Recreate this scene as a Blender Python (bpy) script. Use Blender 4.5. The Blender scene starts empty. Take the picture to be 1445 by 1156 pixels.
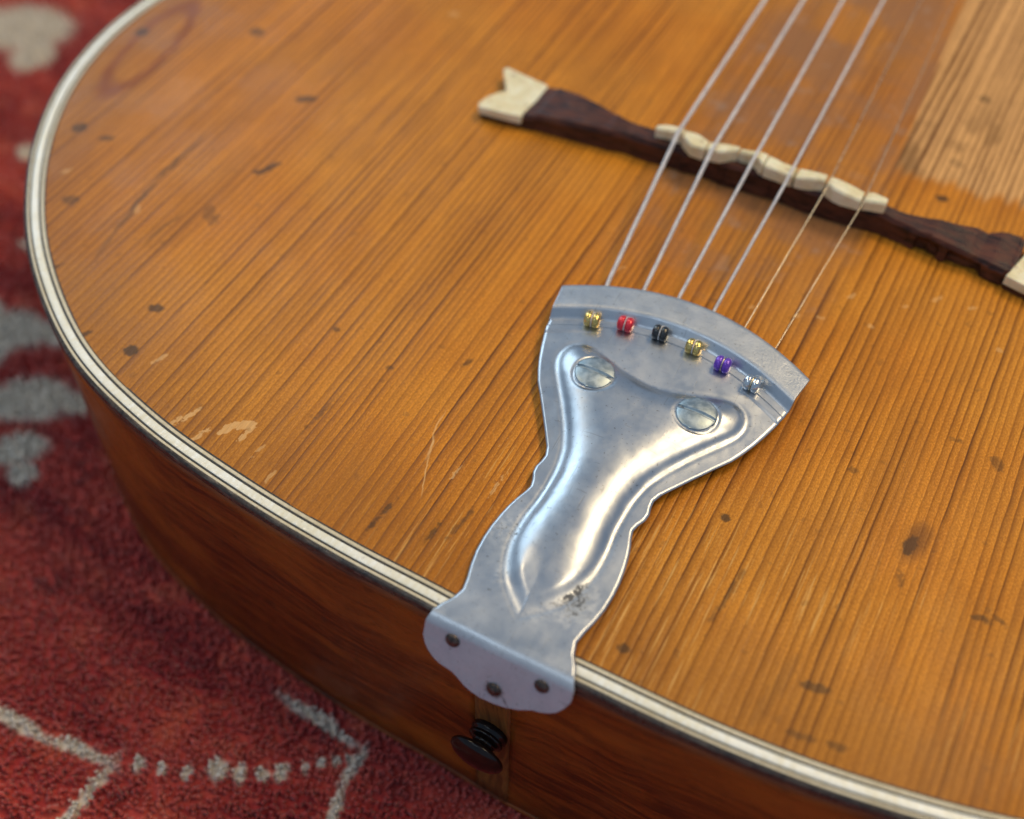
import bpy, bmesh, math, random
import numpy as np
from mathutils import Vector, Matrix

random.seed(7)
rng = np.random.default_rng(7)
scene = bpy.context.scene
COL = scene.collection
MM = 0.001

# ------------------------------------------------------------------ camera
AZ, TILT, ROLL, FPX = -0.46873036, 0.89504358, 0.02228522, 1701.95556
CAM = Vector((0.04851313, -0.09403685, 0.20205079))
ca, sa, cb, sb = math.cos(AZ), math.sin(AZ), math.cos(TILT), math.sin(TILT)
fwd = Vector((sa * cb, ca * cb, -sb)); right0 = Vector((ca, -sa, 0)); up0 = right0.cross(fwd)
cr, sr = math.cos(ROLL), math.sin(ROLL)
right = cr * right0 + sr * up0
up = -sr * right0 + cr * up0
cam_data = bpy.data.cameras.new("camera")
cam = bpy.data.objects.new("camera", cam_data); COL.objects.link(cam)
M = Matrix.Identity(4)
for i in range(3):
    M[i][0] = right[i]; M[i][1] = up[i]; M[i][2] = -fwd[i]; M[i][3] = CAM[i]
cam.matrix_world = M
cam_data.sensor_fit = 'HORIZONTAL'; cam_data.sensor_width = 36.0
cam_data.lens = FPX / 1445.0 * 36.0
cam_data.clip_start = 0.01; cam_data.clip_end = 50
cam_data.dof.use_dof = True
cam_data.dof.focus_distance = (Vector((-0.006, 0.046, 0.001)) - CAM).dot(fwd)
cam_data.dof.aperture_fstop = 7.1
scene.camera = cam

# ------------------------------------------------------------------ world and lamps (an indoor room: window and ceiling lamps)
world = bpy.data.worlds.new("World"); scene.world = world; world.use_nodes = True
bg = world.node_tree.nodes['Background']
bg.inputs[0].default_value = (0.55, 0.76, 1.04, 1); bg.inputs[1].default_value = 0.39

def area(name, loc, target, sx, sy, power, color):
    L = bpy.data.lights.new(name, 'AREA'); L.shape = 'RECTANGLE'; L.size = sx; L.size_y = sy
    L.energy = power; L.color = color
    o = bpy.data.objects.new(name, L); COL.objects.link(o)
    o.location = loc
    o.rotation_euler = (Vector(target) - Vector(loc)).to_track_quat('-Z', 'Y').to_euler()
    return o
area("window_light", (-1.50, 0.95, 1.00), (0, 0.05, 0), 1.1, 0.9, 10, (0.70, 0.89, 1.0))
area("ceiling_lamp", (0.50, 0.95, 1.58), (0, 0.05, 0), 0.62, 0.46, 15.0, (1.0, 0.73, 0.40))
area("ceiling_lamp", (-1.25, 0.25, 1.85), (0, 0.05, 0), 0.35, 0.25, 5.0, (1.0, 0.74, 0.42))
area("ceiling_lamp", (0.95, 0.20, 1.60), (0, 0.05, 0), 0.30, 0.22, 6.5, (1.0, 0.76, 0.45))
area("ceiling_lamp", (-0.45, -0.75, 1.55), (0, 0.05, 0), 0.9, 0.16, 2.6, (0.80, 0.92, 1.0))

scene.view_settings.view_transform = 'Standard'; scene.view_settings.look = 'None'
scene.view_settings.exposure = 0.0; scene.view_settings.gamma = 1.0
scene.view_settings.use_curve_mapping = False
scene.render.engine = 'CYCLES'
scene.cycles.use_denoising = True
scene.cycles.max_bounces = 6; scene.cycles.use_adaptive_sampling = True; scene.cycles.adaptive_threshold = 0.02

# ------------------------------------------------------------------ node helper
class G:
    def __init__(self, name):
        self.m = bpy.data.materials.new(name); self.m.use_nodes = True
        self.t = self.m.node_tree; self.N = self.t.nodes; self.L = self.t.links
        self.bsdf = self.N['Principled BSDF']
    def _in(self, sock, v):
        if isinstance(v, bpy.types.NodeSocket): self.L.new(v, sock)
        elif v is not None:
            try:
                if sock.type == 'RGBA' and len(v) == 3: v = (*v, 1)
            except TypeError:
                if sock.type == 'VECTOR': v = (v, v, v)
            sock.default_value = v
    def math(self, op, a, b=None, c=None, clamp=False):
        n = self.N.new('ShaderNodeMath'); n.operation = op; n.use_clamp = clamp
        for i, v in enumerate((a, b, c)):
            if v is not None: self._in(n.inputs[i], v)
        return n.outputs[0]
    def add(self, a, b): return self.math('ADD', a, b)
    def mul(self, a, b): return self.math('MULTIPLY', a, b)
    def sub(self, a, b): return self.math('SUBTRACT', a, b)
    def maxi(self, a, b): return self.math('MAXIMUM', a, b)
    def vec(self, op, a, b=None):
        n = self.N.new('ShaderNodeVectorMath'); n.operation = op
        self._in(n.inputs[0], a)
        if b is not None: self._in(n.inputs[1], b)
        return n.outputs['Value'] if op in ('LENGTH', 'DOT_PRODUCT', 'DISTANCE') else n.outputs[0]
    def coord(self, kind='Object'):
        n = self.N.new('ShaderNodeTexCoord'); return n.outputs[kind]
    def mm(self):
        return self.vec('MULTIPLY', self.coord(), (1000, 1000, 1000))
    def sep(self, v):
        n = self.N.new('ShaderNodeSeparateXYZ'); self._in(n.inputs[0], v); return n.outputs
    def comb(self, x, y, z):
        n = self.N.new('ShaderNodeCombineXYZ')
        for i, v in enumerate((x, y, z)): self._in(n.inputs[i], v)
        return n.outputs[0]
    def noise(self, v, scale=1.0, detail=3.0, rough=0.55, stretch=None, dist=0.0, dim='3D'):
        if stretch: v = self.vec('MULTIPLY', v, stretch)
        n = self.N.new('ShaderNodeTexNoise'); n.noise_dimensions = dim
        self._in(n.inputs['Vector'] if dim != '1D' else n.inputs['W'], v)
        n.inputs['Scale'].default_value = scale; n.inputs['Detail'].default_value = detail
        n.inputs['Roughness'].default_value = rough; n.inputs['Distortion'].default_value = dist
        return n.outputs[0]
    def noise_col(self, v, scale=1.0, detail=2.0):
        n = self.N.new('ShaderNodeTexNoise'); n.noise_dimensions = '3D'; self._in(n.inputs['Vector'], v)
        n.inputs['Scale'].default_value = scale; n.inputs['Detail'].default_value = detail
        return n.outputs[1]
    def rmap(self, v, a, b, c=0.0, d=1.0, smooth=True):
        n = self.N.new('ShaderNodeMapRange'); n.interpolation_type = 'SMOOTHSTEP' if smooth else 'LINEAR'
        self._in(n.inputs[0], v); n.inputs[1].default_value = a; n.inputs[2].default_value = b
        n.inputs[3].default_value = c; n.inputs[4].default_value = d
        return n.outputs[0]
    def mix(self, f, a, b, mode='MIX'):
        n = self.N.new('ShaderNodeMix'); n.data_type = 'RGBA'; n.blend_type = mode
        self._in(n.inputs[0], f); self._in(n.inputs[6], a); self._in(n.inputs[7], b)
        return n.outputs[2]
    def ramp(self, v, pts, inter='LINEAR'):
        n = self.N.new('ShaderNodeValToRGB'); n.color_ramp.interpolation = inter
        e = n.color_ramp.elements
        while len(e) < len(pts): e.new(0.5)
        for i, (p, c) in enumerate(pts):
            e[i].position = p
            e[i].color = (c, c, c, 1) if isinstance(c, (int, float)) else (*c, 1)
        self._in(n.inputs[0], v); return n.outputs[0]
    def ellipse(self, v, cx, cy, a, b, ang=0.0, soft=0.35, after=None):
        if after is not None:      # chained, so that the shader keeps few values alive at once
            q = self.N.new('ShaderNodeVectorMath'); q.operation = 'MULTIPLY_ADD'
            self._in(q.inputs[0], after); q.inputs[1].default_value = (1e-7, 1e-7, 1e-7); self._in(q.inputs[2], v); v = q.outputs[0]
        n = self.N.new('ShaderNodeMapping'); n.vector_type = 'TEXTURE'
        self._in(n.inputs[0], v)
        n.inputs['Location'].default_value = (cx, cy, 0)
        n.inputs['Rotation'].default_value = (0, 0, ang)
        n.inputs['Scale'].default_value = (a, b, 1e6)
        return self.rmap(self.vec('LENGTH', n.outputs[0]), 1.0 - soft, 1.0 + soft, 1.0, 0.0)
    def seg(self, v, p0, p1, w, soft=0.35, after=None):
        cx, cy = (p0[0] + p1[0]) / 2, (p0[1] + p1[1]) / 2
        dx, dy = p1[0] - p0[0], p1[1] - p0[1]
        return self.ellipse(v, cx, cy, math.hypot(dx, dy) / 2 * 1.08, w, math.atan2(dy, dx), soft, after)
    def attr(self, name):
        n = self.N.new('ShaderNodeAttribute'); n.attribute_name = name; return n.outputs['Fac']
    def bump(self, h, dist, strength=1.0, normal=None):
        n = self.N.new('ShaderNodeBump'); n.inputs['Strength'].default_value = strength
        n.inputs['Distance'].default_value = dist; self._in(n.inputs['Height'], h)
        if normal is not None: self.L.new(normal, n.inputs['Normal'])
        return n.outputs[0]
    def out(self, **k):
        for key, v in k.items(): self._in(self.bsdf.inputs[key.replace('_', ' ')], v)
        return self.m

# ------------------------------------------------------------------ materials
V = 1.45
DARK_MARKS = [
        (-168.6, 80.1, 1.9, 1.9, 0, .8), (-159.7, 80.1, 2.0, 1.0, .6, .7), (-181.6, 122, 1.9, 2.1, 0, .75), (-153.2, 137.8, 2.2, 1.8, 0, .7),
        (-123.5, 118.8, 3.0, 1.3, .5, .8), (-115.8, 90.7, 3.2, .8, 1.2, .9), (-117.3, 88.0, 1.5, .8, .2, .8), (-110.2, 37.9, 1.8, 1.0, .3, .85),
        (-106.9, 24.9, 1.6, 1.5, 0, .9), (60.8, 57.6, 2.6, 1.1, V, .95), (61.1, 49.5, 2.0, .6, 1.9, .5),
        (71.1, 85.9, 2.0, 1.2, 2.2, .55), (77.4, 48.0, 1.8, .6, .1, .7), (80.6, 49.2, 1.6, .5, -.3, .6), (38.7, 162.4, 1.5, 1.3, 0, .9),
        (38.3, 177.7, 1.8, 1.5, 0, .35), (38.1, 208, 1.6, 1.4, 0, .6), (-119.1, 69.8, 1.4, 3.0, .5, .4), (-116.4, 68.4, .9, 2.2, .2, .45),
        (26, 46.4, 1.0, .9, 0, .9), (55, 9.4, 2.6, .6, .15, .5), (61.1, 10.6, 2.0, .7, .1, .55), (54.1, 19.5, 2.6, .9, .2, .7),
        (-70.4, 52.1, .9, .6, 0, .7), (-53.8, 47.9, .8, .6, 0, .6), (-39.5, 57.5, 1.6, .5, 1.2, .7), (-151.8, 57.2, 2.2, 1.5, .4, .6),
        (20.1, 10.1, 1.2, 1.0, 0, .8), (-24, 15, 3.0, .35, V, .8), (-35, 14, 4.0, .3, V, .8), (-20, 20, 4.0, .4, V, .6), (48, 16, 9, 1.2, 1.4, .18),
        (-60, 30, 5, .3, V, .6), (45, 70, 1.0, .8, 0, .5), (62, 88, 1.2, .5, 0, .6), (-170, 70, 1.2, 1.0, 0, .6), (-140, 36, 3, .5, 1.1, .7),
        (-120, 22.5, 3.2, .7, 1.0, .8), (33, 30, 7, .5, V, .5)]
LIGHT_MARKS = [
        (-75.0, 17.4, 2.4, 1.0, 1.1, 1), (-72.2, 20.0, 2.2, 1.1, .7, 1), (-70.9, 17.9, 3.2, .6, 1.45, 1), (-84.3, 16.5, 3.0, .45, 1.3, 1),
        (-86.2, 13.4, 2.2, .5, 1.35, .9), (-79.2, 13.2, 2.6, .45, 1.3, 1), (-66, 15.5, 2.2, .3, 1.4, .7),
        (-100, 25.5, 2.4, .4, 1.2, .8), (-135, 62, 2.2, .5, 2.0, .55), (-160, 65, 1.5, .6, 1, .6),
        (-60, 11, 2.0, .35, 1.5, .7), (36, 111, .8, .7, 0, .6), (47, 127, 2.0, .6, 1.0, .55), (29, 118, 1.6, .5, 1.0, .6), (55, 128, 1.5, .5, .8, .6),
        (41, 121, 1.0, .6, .4, .5), (20, 106, 1.2, .5, 1, .55), (25, 108, 1.0, .6, 0, .55), (-108.5, 172.7, 1.6, 1.3, 0, .45), (64, 118, .9, .7, 0, .6),
        (10, 104, 1.4, .5, 1.2, .5), (-22, 101, 1.2, .5, 1, .45), (-27, 30, 3.0, .18, 1.5, .8), (-22, 41, 2.5, .15, 1.5, .7), (-18, 32, 3, .2, 1.5, .7)]

def mat_spruce():
    g = G("spruce_varnish"); P = g.mm(); X, Y, Z = g.sep(P)
    P2 = g.comb(X, Y, 0.0)
    t = g.attr('grain_t')
    fr = g.math('FRACT', t); idx = g.math('FLOOR', t)
    late = g.ramp(fr, [(0, .30), (.05, 1.0), (.12, .92), (.24, .60), (.5, .36), (.75, .10), (.93, 0), (1, .30)])
    wn = g.N.new('ShaderNodeTexWhiteNoise'); wn.noise_dimensions = '1D'; g._in(wn.inputs['W'], idx)
    rnd = wn.outputs[0]
    mod = g.attr('n_mod')
    ls = g.math('MULTIPLY', late, g.add(.50, g.mul(rnd, .58)))
    ls = g.math('MULTIPLY', ls, g.rmap(mod, .25, .75, .55, 1.25), clamp=True)
    # second finer grain lines
    fine = g.ramp(g.math('FRACT', g.attr('grain_t2')), [(0, .0), (.6, .1), (.9, .9), (1, .0)])
    fine = g.mul(fine, g.rmap(g.attr('n_fine'), .50, .66, 0.0, .45))
    lightc = g.mix(rnd, (0.74, 0.265, 0.018), (0.66, 0.222, 0.013))
    blot = g.attr('n_blot')
    lightc = g.mix(g.rmap(blot, .35, .68), lightc, (0.76, 0.300, 0.028))
    lightc = g.mix(g.rmap(g.attr('n_blot2'), .50, .74, 0, .22), lightc, (0.38, 0.115, 0.010))
    fib = g.noise(P2, 1, 4, .65, (4.5, .16, 1), dim='2D')
    lightc = g.mix(g.rmap(fib, .3, .7, .0, .30), lightc, (0.32, 0.10, 0.010))
    mic = g.noise(P2, 1, 2, .7, (2.6, 1.7, 1), dim='2D')
    lightc = g.mix(g.rmap(mic, .42, .70, .0, .42), lightc, (0.30, 0.095, 0.008))
    lightc = g.mix(g.rmap(mic, .45, .28, .0, .40), lightc, (0.86, 0.40, 0.07))
    dash = g.rmap(g.noise(P2, 1, 2, .5, (2.6, .42, 1), dim='2D'), .64, .73)
    lightc = g.mix(g.mul(dash, .14), lightc, (0.12, 0.045, 0.012))
    darkc = g.mix(rnd, (0.185, 0.055, 0.006), (0.125, 0.036, 0.005))
    col = g.mix(g.math('MAXIMUM', ls, fine), lightc, darkc)
    # old grime: broad brown patches, and along the rim
    gm = g.maxi(g.mul(g.rmap(g.attr('n_blot2'), .52, .34), .22), g.mul(g.rmap(g.add(g.attr('rim'), g.mul(g.sub(g.attr('n_grime'), .5), 26)), 30, 0), .55))
    col = g.mix(g.mul(gm, g.rmap(fib, .25, .7, .65, 1.0)), col, (0.215, 0.074, 0.010))
    # worn streaks with pale fibres below the tailpiece
    ws = g.rmap(g.noise(P2, 1, 3, .6, (1.6, .045, 1), dim='2D'), .60, .70)
    wreg = g.mul(g.rmap(X, -60, 0), g.rmap(g.attr('n_wear'), .42, .58))
    wreg = g.mul(wreg, g.rmap(Y, 60, 35))
    col = g.mix(g.math('MULTIPLY', ws, g.mul(wreg, .75)), col, (0.74, 0.40, 0.11))
    # grime film where the strings were played over the bridge
    gr = g.mul(g.rmap(X, -34, -22), g.rmap(X, 30, 20)); gr = g.mul(gr, g.rmap(Y, 92, 118))
    gr = g.mul(gr, g.rmap(g.attr('n_grime'), .30, .68, .25, .85))
    col = g.mix(g.mul(gr, .95), col, (0.30, 0.140, 0.065))
    lint = g.mul(gr, g.rmap(g.attr('n_lint'), .60, .75, 0, .55))
    col = g.mix(lint, col, (0.36, 0.24, 0.17))
    # bare pale patch where a guard plate sat
    wob = g.mul(g.sub(g.noise(P2, .5, 2, dim='2D'), .5), 2.4)
    pm = g.mul(g.rmap(g.add(g.add(X, g.mul(Y, .045)), g.mul(wob, .4)), 32.0, 32.7), g.rmap(g.add(Y, g.mul(g.sub(g.attr('n_mod'), .5), 14)), 166, 171))
    bare = g.mix(g.math('MULTIPLY', g.maxi(g.mul(ls, 1.5), g.rmap(fib, .5, .68, 0, .6)), 1.0, clamp=True), (0.78, 0.42, 0.155), (0.16, 0.062, 0.018))
    dirt = g.mul(g.rmap(g.attr('n_dirt'), .42, .62), g.rmap(Y, 225, 178))
    bare = g.mix(g.mul(dirt, .62), bare, (0.17, 0.080, 0.026))
    pm = g.mul(pm, g.rmap(g.add(X, wob), 78, 76))
    col = g.mix(pm, col, bare)
    # separate marks: dents, spots and chips (mm)
    Ps = g.vec('ADD', P2, g.vec('MULTIPLY', g.vec('SUBTRACT', g.noise_col(P2, .16, 2), (.5, .5, .5)), (2.6, 2.6, 0)))
    wobd = g.mul(g.sub(g.noise(P2, .75, 2, .6, dim='2D'), .5), 1.5)
    def edge_mask(name, hi, lo):
        return g.rmap(g.add(g.attr(name), wobd), lo, hi, 1.0, 0.0) if lo < hi else None
    dark = g.mul(edge_mask('dark_sdf', .45, -.25), g.attr('dark_str'))
    for (p0, p1, w, s) in [((-134.7, 52.6), (-138, 73), .7, .65), ((-138, 73), (-138, 92), .65, .75), ((-126, 55), (-125, 66), .5, .5), ((-133, 45), (-135, 53), .6, .4)]:
        dark = g.maxi(dark, g.mul(g.seg(Ps, p0, p1, w, .5, dark), s))
    # long drop-shaped varnish stain, only its rim is darker
    n = g.N.new('ShaderNodeMapping'); n.vector_type = 'TEXTURE'; g._in(n.inputs[0], Ps)
    n.inputs['Location'].default_value = (-175.0, 117.5, 0); n.inputs['Rotation'].default_value = (0, 0, math.radians(97))
    n.inputs['Scale'].default_value = (21.5, 6.0, 1e6)
    ring = g.rmap(g.math('ABSOLUTE', g.sub(g.vec('LENGTH', n.outputs[0]), 1.0)), .0, .30, .95, 0)
    col = g.mix(ring, col, (0.24, 0.058, 0.006))
    col = g.mix(g.math('MULTIPLY', dark, .9, clamp=True), col, (0.042, 0.026, 0.014))
    # brown halo round the knot-like spot
    col = g.mix(g.mul(g.ellipse(Ps, 61.5, 59.5, 5.0, 2.2, 1.45, .5), .6), col, (0.10, 0.035, 0.012))
    lt = edge_mask('light_sdf', .12, -.08)
    lt = g.mul(g.mul(lt, .85), g.attr('light_str'))
    for (p0, p1, w, s) in [((-37, 42.5), (-35.6, 35), .16, .8), ((-35.6, 36), (-34.4, 30.5), .3, .9), ((-34.4, 31), (-30.6, 23), .16, .85)]:
        lt = g.maxi(lt, g.mul(g.seg(Ps, p0, p1, w, .5, lt), s))
    col = g.mix(g.math('MULTIPLY', lt, g.rmap(fib, .3, .62, .95, .6), clamp=True), col, (0.78, 0.46, 0.18))
    # small random specks
    sp = g.rmap(g.noise(P2, .33, 1, .5, dim='2D'), .76, .79)
    col = g.mix(g.mul(sp, .25), col, (0.09, 0.04, 0.015))
    h = g.add(g.mul(g.maxi(ls, fine), -.9), g.add(g.mul(fib, .35), g.mul(mic, .5)))
    b2 = g.bump(h, .00013, .7)
    rough = g.rmap(g.attr('n_grime'), .3, .7, .30, .46)
    rough = g.add(rough, g.add(g.mul(pm, .22), g.mul(gr, .12)))
    return g.out(Base_Color=col, Roughness=rough, Normal=b2, Specular_IOR_Level=.17)

def mat_mahogany(name, c0, c1, c2, ax=True):
    g = G(name); UV = g.vec('MULTIPLY', g.coord('UV'), (1000, 1000, 1))
    st = (.05, .55, 1) if ax else (.7, .04, 1)
    w = g.noise_col(UV, .03, 2)
    V2 = g.vec('ADD', UV, g.vec('MULTIPLY', g.vec('SUBTRACT', w, (.5, .5, .5)), (14, 14, 0)))
    a = g.noise(V2, 1, 5, .62, st)
    b = g.noise(V2, 1, 3, .6, (.012, .03, 1))
    pores = g.rmap(g.noise(V2, 1, 2, .5, (.35, 2.6, 1) if ax else (3.2, .25, 1)), .60, .70)
    col = g.mix(g.rmap(a, .34, .66), c0, c1)
    col = g.mix(g.rmap(b, .46, .68), col, c2)
    col = g.mix(g.mul(pores, .7), col, (0.020, 0.008, 0.004))
    blo = g.rmap(g.noise(UV, .09, 4, .65), .60, .74)
    col = g.mix(g.mul(blo, .5), col, (0.018, 0.009, 0.006))
    scr = g.rmap(g.noise(g.vec('ADD', UV, (7, 3, 0)), 1, 1, .5, (.5, 2.2, 1)), .80, .82)
    col = g.mix(g.mul(scr, .6), col, (0.30, 0.16, 0.09))
    n = g.bump(g.add(g.noise(UV, .10, 3), g.mul(pores, -.15)), .0005, .35)
    return g.out(Base_Color=col, Roughness=g.rmap(g.noise(UV, .15, 4, .6), .3, .7, .30, .46), Normal=n, Specular_IOR_Level=.35)

def mat_strip(name, c0, c1, rough=.35, wear=None):
    g = G(name); P = g.mm(); UV = g.vec('MULTIPLY', g.coord('UV'), (1000, 1000, 1))
    a = g.noise(UV, 1, 4, .6, (.9, .35, 1)); b = g.noise(P, .05, 4, .6)
    col = g.mix(g.rmap(g.add(g.mul(a, .55), g.mul(b, .5)), .40, .66), c0, c1)
    sp = g.rmap(g.noise(P, .9, 2), .66, .74)
    col = g.mix(g.mul(sp, .35), col, (0.16, 0.11, 0.06))
    if wear:
        col = g.mix(g.rmap(g.noise(UV, 1, 4, .65, (.22, 1.4, 1)), .50, .66, 0, .8), col, wear)
    n = g.bump(g.noise(P, .8, 4, .6), .0003, .45)
    return g.out(Base_Color=col, Roughness=g.rmap(a, .3, .7, rough - .07, rough + .12), Normal=n, Specular_IOR_Level=.5)

def mat_metal():
    g = G("brushed_aluminium"); P = g.mm()
    a = g.noise(P, .09, 5, .65); b = g.noise(P, .9, 4, .65)
    col = g.mix(g.rmap(a, .3, .7), (0.42, 0.46, 0.51), (0.52, 0.555, 0.60))
    pit = g.rmap(g.noise(P, 1.6, 2, .5), .67, .73)
    col = g.mix(g.mul(pit, .6), col, (0.16, 0.15, 0.14))
    cre = g.attr('crease')
    ox = g.rmap(g.add(g.mul(cre, .50), g.mul(g.noise(P, 1.1, 4, .7), .80)), .68, .86)
    ox = g.mul(ox, g.rmap(cre, .05, .25))
    tar = g.rmap(g.noise(P, .20, 5, .7), .50, .72)
    col = g.mix(g.mul(tar, .12), col, (0.33, 0.34, 0.34))
    col = g.mix(g.mul(ox, .85), col, (0.085, 0.085, 0.088))
    frost = g.mul(g.rmap(cre, .05, .35), g.rmap(b, .42, .6))
    # dirt on the flange by the lowest nail
    Xf, Yf, Zf = g.sep(P); Pf = g.vec('ADD', g.comb(Xf, Zf, 0.0), g.vec('MULTIPLY', g.vec('SUBTRACT', g.noise_col(P, 1.3, 2), (.5, .5, .5)), (1.6, 1.6, 0)))
    fd = g.maxi(g.seg(Pf, (2.6, -8.9), (4.8, -11.2), .22, .5), g.maxi(g.seg(Pf, (-1.0, -7.3), (-.2, -7.8), .2, .5), g.ellipse(Pf, .9, -8.6, 2.0, 1.7, 0, .2)))
    col = g.mix(g.mul(fd, g.mul(g.attr('flange'), .6)), col, (0.10, 0.085, 0.07))
    scr = g.rmap(g.noise(P, 1, 2, .5, (1.7, .10, .3), dist=.4), .70, .725)
    scr2 = g.rmap(g.noise(g.vec('ADD', P, (31, 7, 3)), 1, 2, .5, (.16, 1.8, .3), dist=.5), .70, .72)
    sc = g.maxi(scr, scr2)
    col = g.mix(g.mul(sc, .35), col, (0.20, 0.20, 0.21))
    rough = g.add(g.rmap(g.noise(P, .14, 5, .65), .32, .68, .29, .38), g.add(g.mul(ox, .3), g.mul(frost, .08)))
    lip = g.attr('lip')
    rough = g.add(rough, g.mul(lip, .10))
    h = g.add(g.mul(b, .25), g.add(g.mul(sc, -.08), g.mul(g.mul(lip, g.noise(P, 2.4, 2, .6)), 1.5)))
    n0 = g.bump(g.add(g.noise(P, .10, 2, .5), g.mul(g.noise(P, .30, 2, .5), .12)), .0007, .35)
    n = g.bump(h, .00006, .6, n0)
    fl = g.attr('flange')
    return g.out(Base_Color=col, Metallic=g.sub(.97, g.mul(fl, .5)), Roughness=g.add(rough, g.mul(fl, .22)), Normal=n)

def mat_simple(name, c0, c1, rough, metallic=0.0, scale=.6, bump=.0001, spec=.5, coat=0.0):
    g = G(name); P = g.mm()
    a = g.noise(P, scale, 4, .6)
    return g.out(Base_Color=g.mix(g.rmap(a, .32, .68), c0, c1), Roughness=g.rmap(a, .3, .7, max(.03, rough - .06), rough + .08),
                 Metallic=metallic, Normal=g.bump(a, bump, .5), Specular_IOR_Level=spec, Coat_Weight=coat, Coat_Roughness=.1)

def mat_bridge():
    g = G("dark_rosewood"); P = g.mm()
    a = g.noise(P, 1, 5, .65, (.12, .8, .8)); b = g.noise(P, .15, 3)
    col = g.mix(g.rmap(a, .36, .64), (0.016, 0.005, 0.004), (0.10, 0.028, 0.014))
    col = g.mix(g.rmap(b, .5, .75, 0, .7), col, (0.125, 0.042, 0.016))
    return g.out(Base_Color=col, Specular_IOR_Level=.35, Roughness=g.rmap(a, .3, .7, .34, .55), Normal=g.bump(g.add(a, g.mul(b, 1.5)), .0006, .5))

def mat_bone():
    g = G("yellowed_bone"); P = g.mm()
    a = g.noise(P, .22, 4, .6)
    col = g.mix(g.rmap(a, .32, .66), (0.86, 0.80, 0.58), (0.74, 0.64, 0.38))
    st = g.rmap(g.noise(P, .35, 3, .6), .62, .74)
    col = g.mix(g.mul(st, .55), col, (0.26, 0.13, 0.05))
    return g.out(Base_Color=col, Roughness=.42, Normal=g.bump(g.noise(P, .5, 3), .0008, .5), Subsurface_Weight=.08, Subsurface_Scale=.002)

def mat_rug():
    g = G("rug_wool"); P = g.mm(); X, Y, Z = g.sep(P); P2 = g.comb(X, Y, 0.0)
    Pw = g.vec('ADD', P2, g.vec('MULTIPLY', g.vec('SUBTRACT', g.noise_col(P2, .11, 3), (.5, .5, .5)), (4.5, 4.5, 0)))
    a = g.noise(P2, 1, 4, .6, (.016, .075, 1)); b = g.noise(P2, .06, 4, .65); c = g.noise(P2, .5, 2, .6)
    col = g.mix(g.rmap(a, .34, .64), (0.36, 0.032, 0.036), (0.58, 0.088, 0.070))
    col = g.mix(g.rmap(b, .50, .72, 0, .75), col, (0.72, 0.18, 0.10))
    col = g.mix(g.rmap(b, .44, .28, 0, .8), col, (0.15, 0.011, 0.020))
    col = g.mix(g.rmap(c, .55, .75, 0, .45), col, (0.60, 0.15, 0.10))
    cm = None
    def acc(e):
        nonlocal cm
        cm = e if cm is None else g.maxi(cm, e)
    for p0, p1, w in [((-124, -39), (-103, -37.4), 2.0), ((-106, -37.6), (-86.0, -36.2), 2.2), ((-86.6, -35.5), (-88, -62), 1.9),
                      ((-35.0, -3.5), (-35.0, -14), 1.9), ((-35.2, -13), (-29.5, -30), 1.8), ((-60, -2), (-38, -3.6), 2.0),
                      ((-29.5, -30), (-20, -60), 1.8), ((-150, -44), (-122, -39), 1.9), ((-86.6, -60), (-80, -95), 1.9)]:
        acc(g.seg(Pw, p0, p1, w * .8, .4, cm))
    for (x, y, s) in [(-80.6, -32.3, 2.2), (-75, -31, 1.8), (-69.5, -28.8, 1.9), (-63.3, -25, 3.0), (-58, -23.6, 2.6), (-53, -20.5, 1.9), (-49.8, -18, 2.4),
                      (-45, -14.5, 1.6), (-42, -11.6, 1.5), (-39.4, -9.6, 1.4), (-37, -7.5, 1.5)]:
        acc(g.ellipse(Pw, x, y, s * .75, s, .5, .35, cm))
    for (x, y, ea, eb, an) in [(-204, 60, 12, 8, .3), (-207, 50, 9, 10, 0), (-190, 65, 9, 4.5, 0), (-180, 41, 13, 8.5, .5), (-168, 46, 7, 4.0, .2), (-190, 34, 8, 6, 0), (-171, 25, 9, 6, .8),
                               (-163.5, 19, 5, 4, .5), (-312, 184, 20, 15, .4), (-296, 172, 8, 10, 0), (-335, 175, 18, 14, 0), (-258, 128, 5, 4, 0), (-218, 58, 9, 9, 0), (-225, 92, 5, 3, 0)]:
        acc(g.ellipse(Pw, x, y, ea, eb, an, .22, cm))
    cream = g.mix(g.rmap(c, .35, .68), (0.82, 0.76, 0.66), (0.62, 0.56, 0.48))
    col = g.mix(cm, col, cream)
    return g.out(Base_Color=col, Roughness=.95, Specular_IOR_Level=.1, Sheen_Weight=.35, Sheen_Roughness=.5,
                 Normal=g.bump(g.noise(P, .8, 3), .001, .5))

M_SPRUCE = mat_spruce()
M_SIDE = mat_mahogany("mahogany_varnish", (0.066, 0.012, 0.003), (0.22, 0.045, 0.006), (0.33, 0.082, 0.009))
M_ENDSTRIP = mat_mahogany("end_strip_wood", (0.085, 0.027, 0.008), (0.22, 0.085, 0.020), (0.26, 0.095, 0.02), ax=False)
M_BLACK = mat_strip("black_purfling", (0.012, 0.011, 0.010), (0.035, 0.028, 0.020), .4)
M_CREAM = mat_strip("cream_purfling", (0.70, 0.62, 0.45), (0.58, 0.49, 0.32), .35)
M_WHITE = mat_strip("white_binding", (0.90, 0.90, 0.83), (0.76, 0.71, 0.54), .22)
M_EDGE = mat_strip("worn_dark_edge", (0.020, 0.016, 0.014), (0.060, 0.040, 0.026), .30, wear=(0.14, 0.115, 0.09))
M_METAL = mat_metal()
M_SCREW = mat_simple("grey_screw_steel", (0.28, 0.34, 0.37), (0.42, 0.49, 0.53), .44, 1.0)
M_NAIL = mat_simple("oxidised_nail", (0.045, 0.036, 0.032), (0.13, 0.10, 0.085), .35, .8, 1.2)
M_BRIDGE = mat_bridge(); M_BONE = mat_bone()
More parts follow.
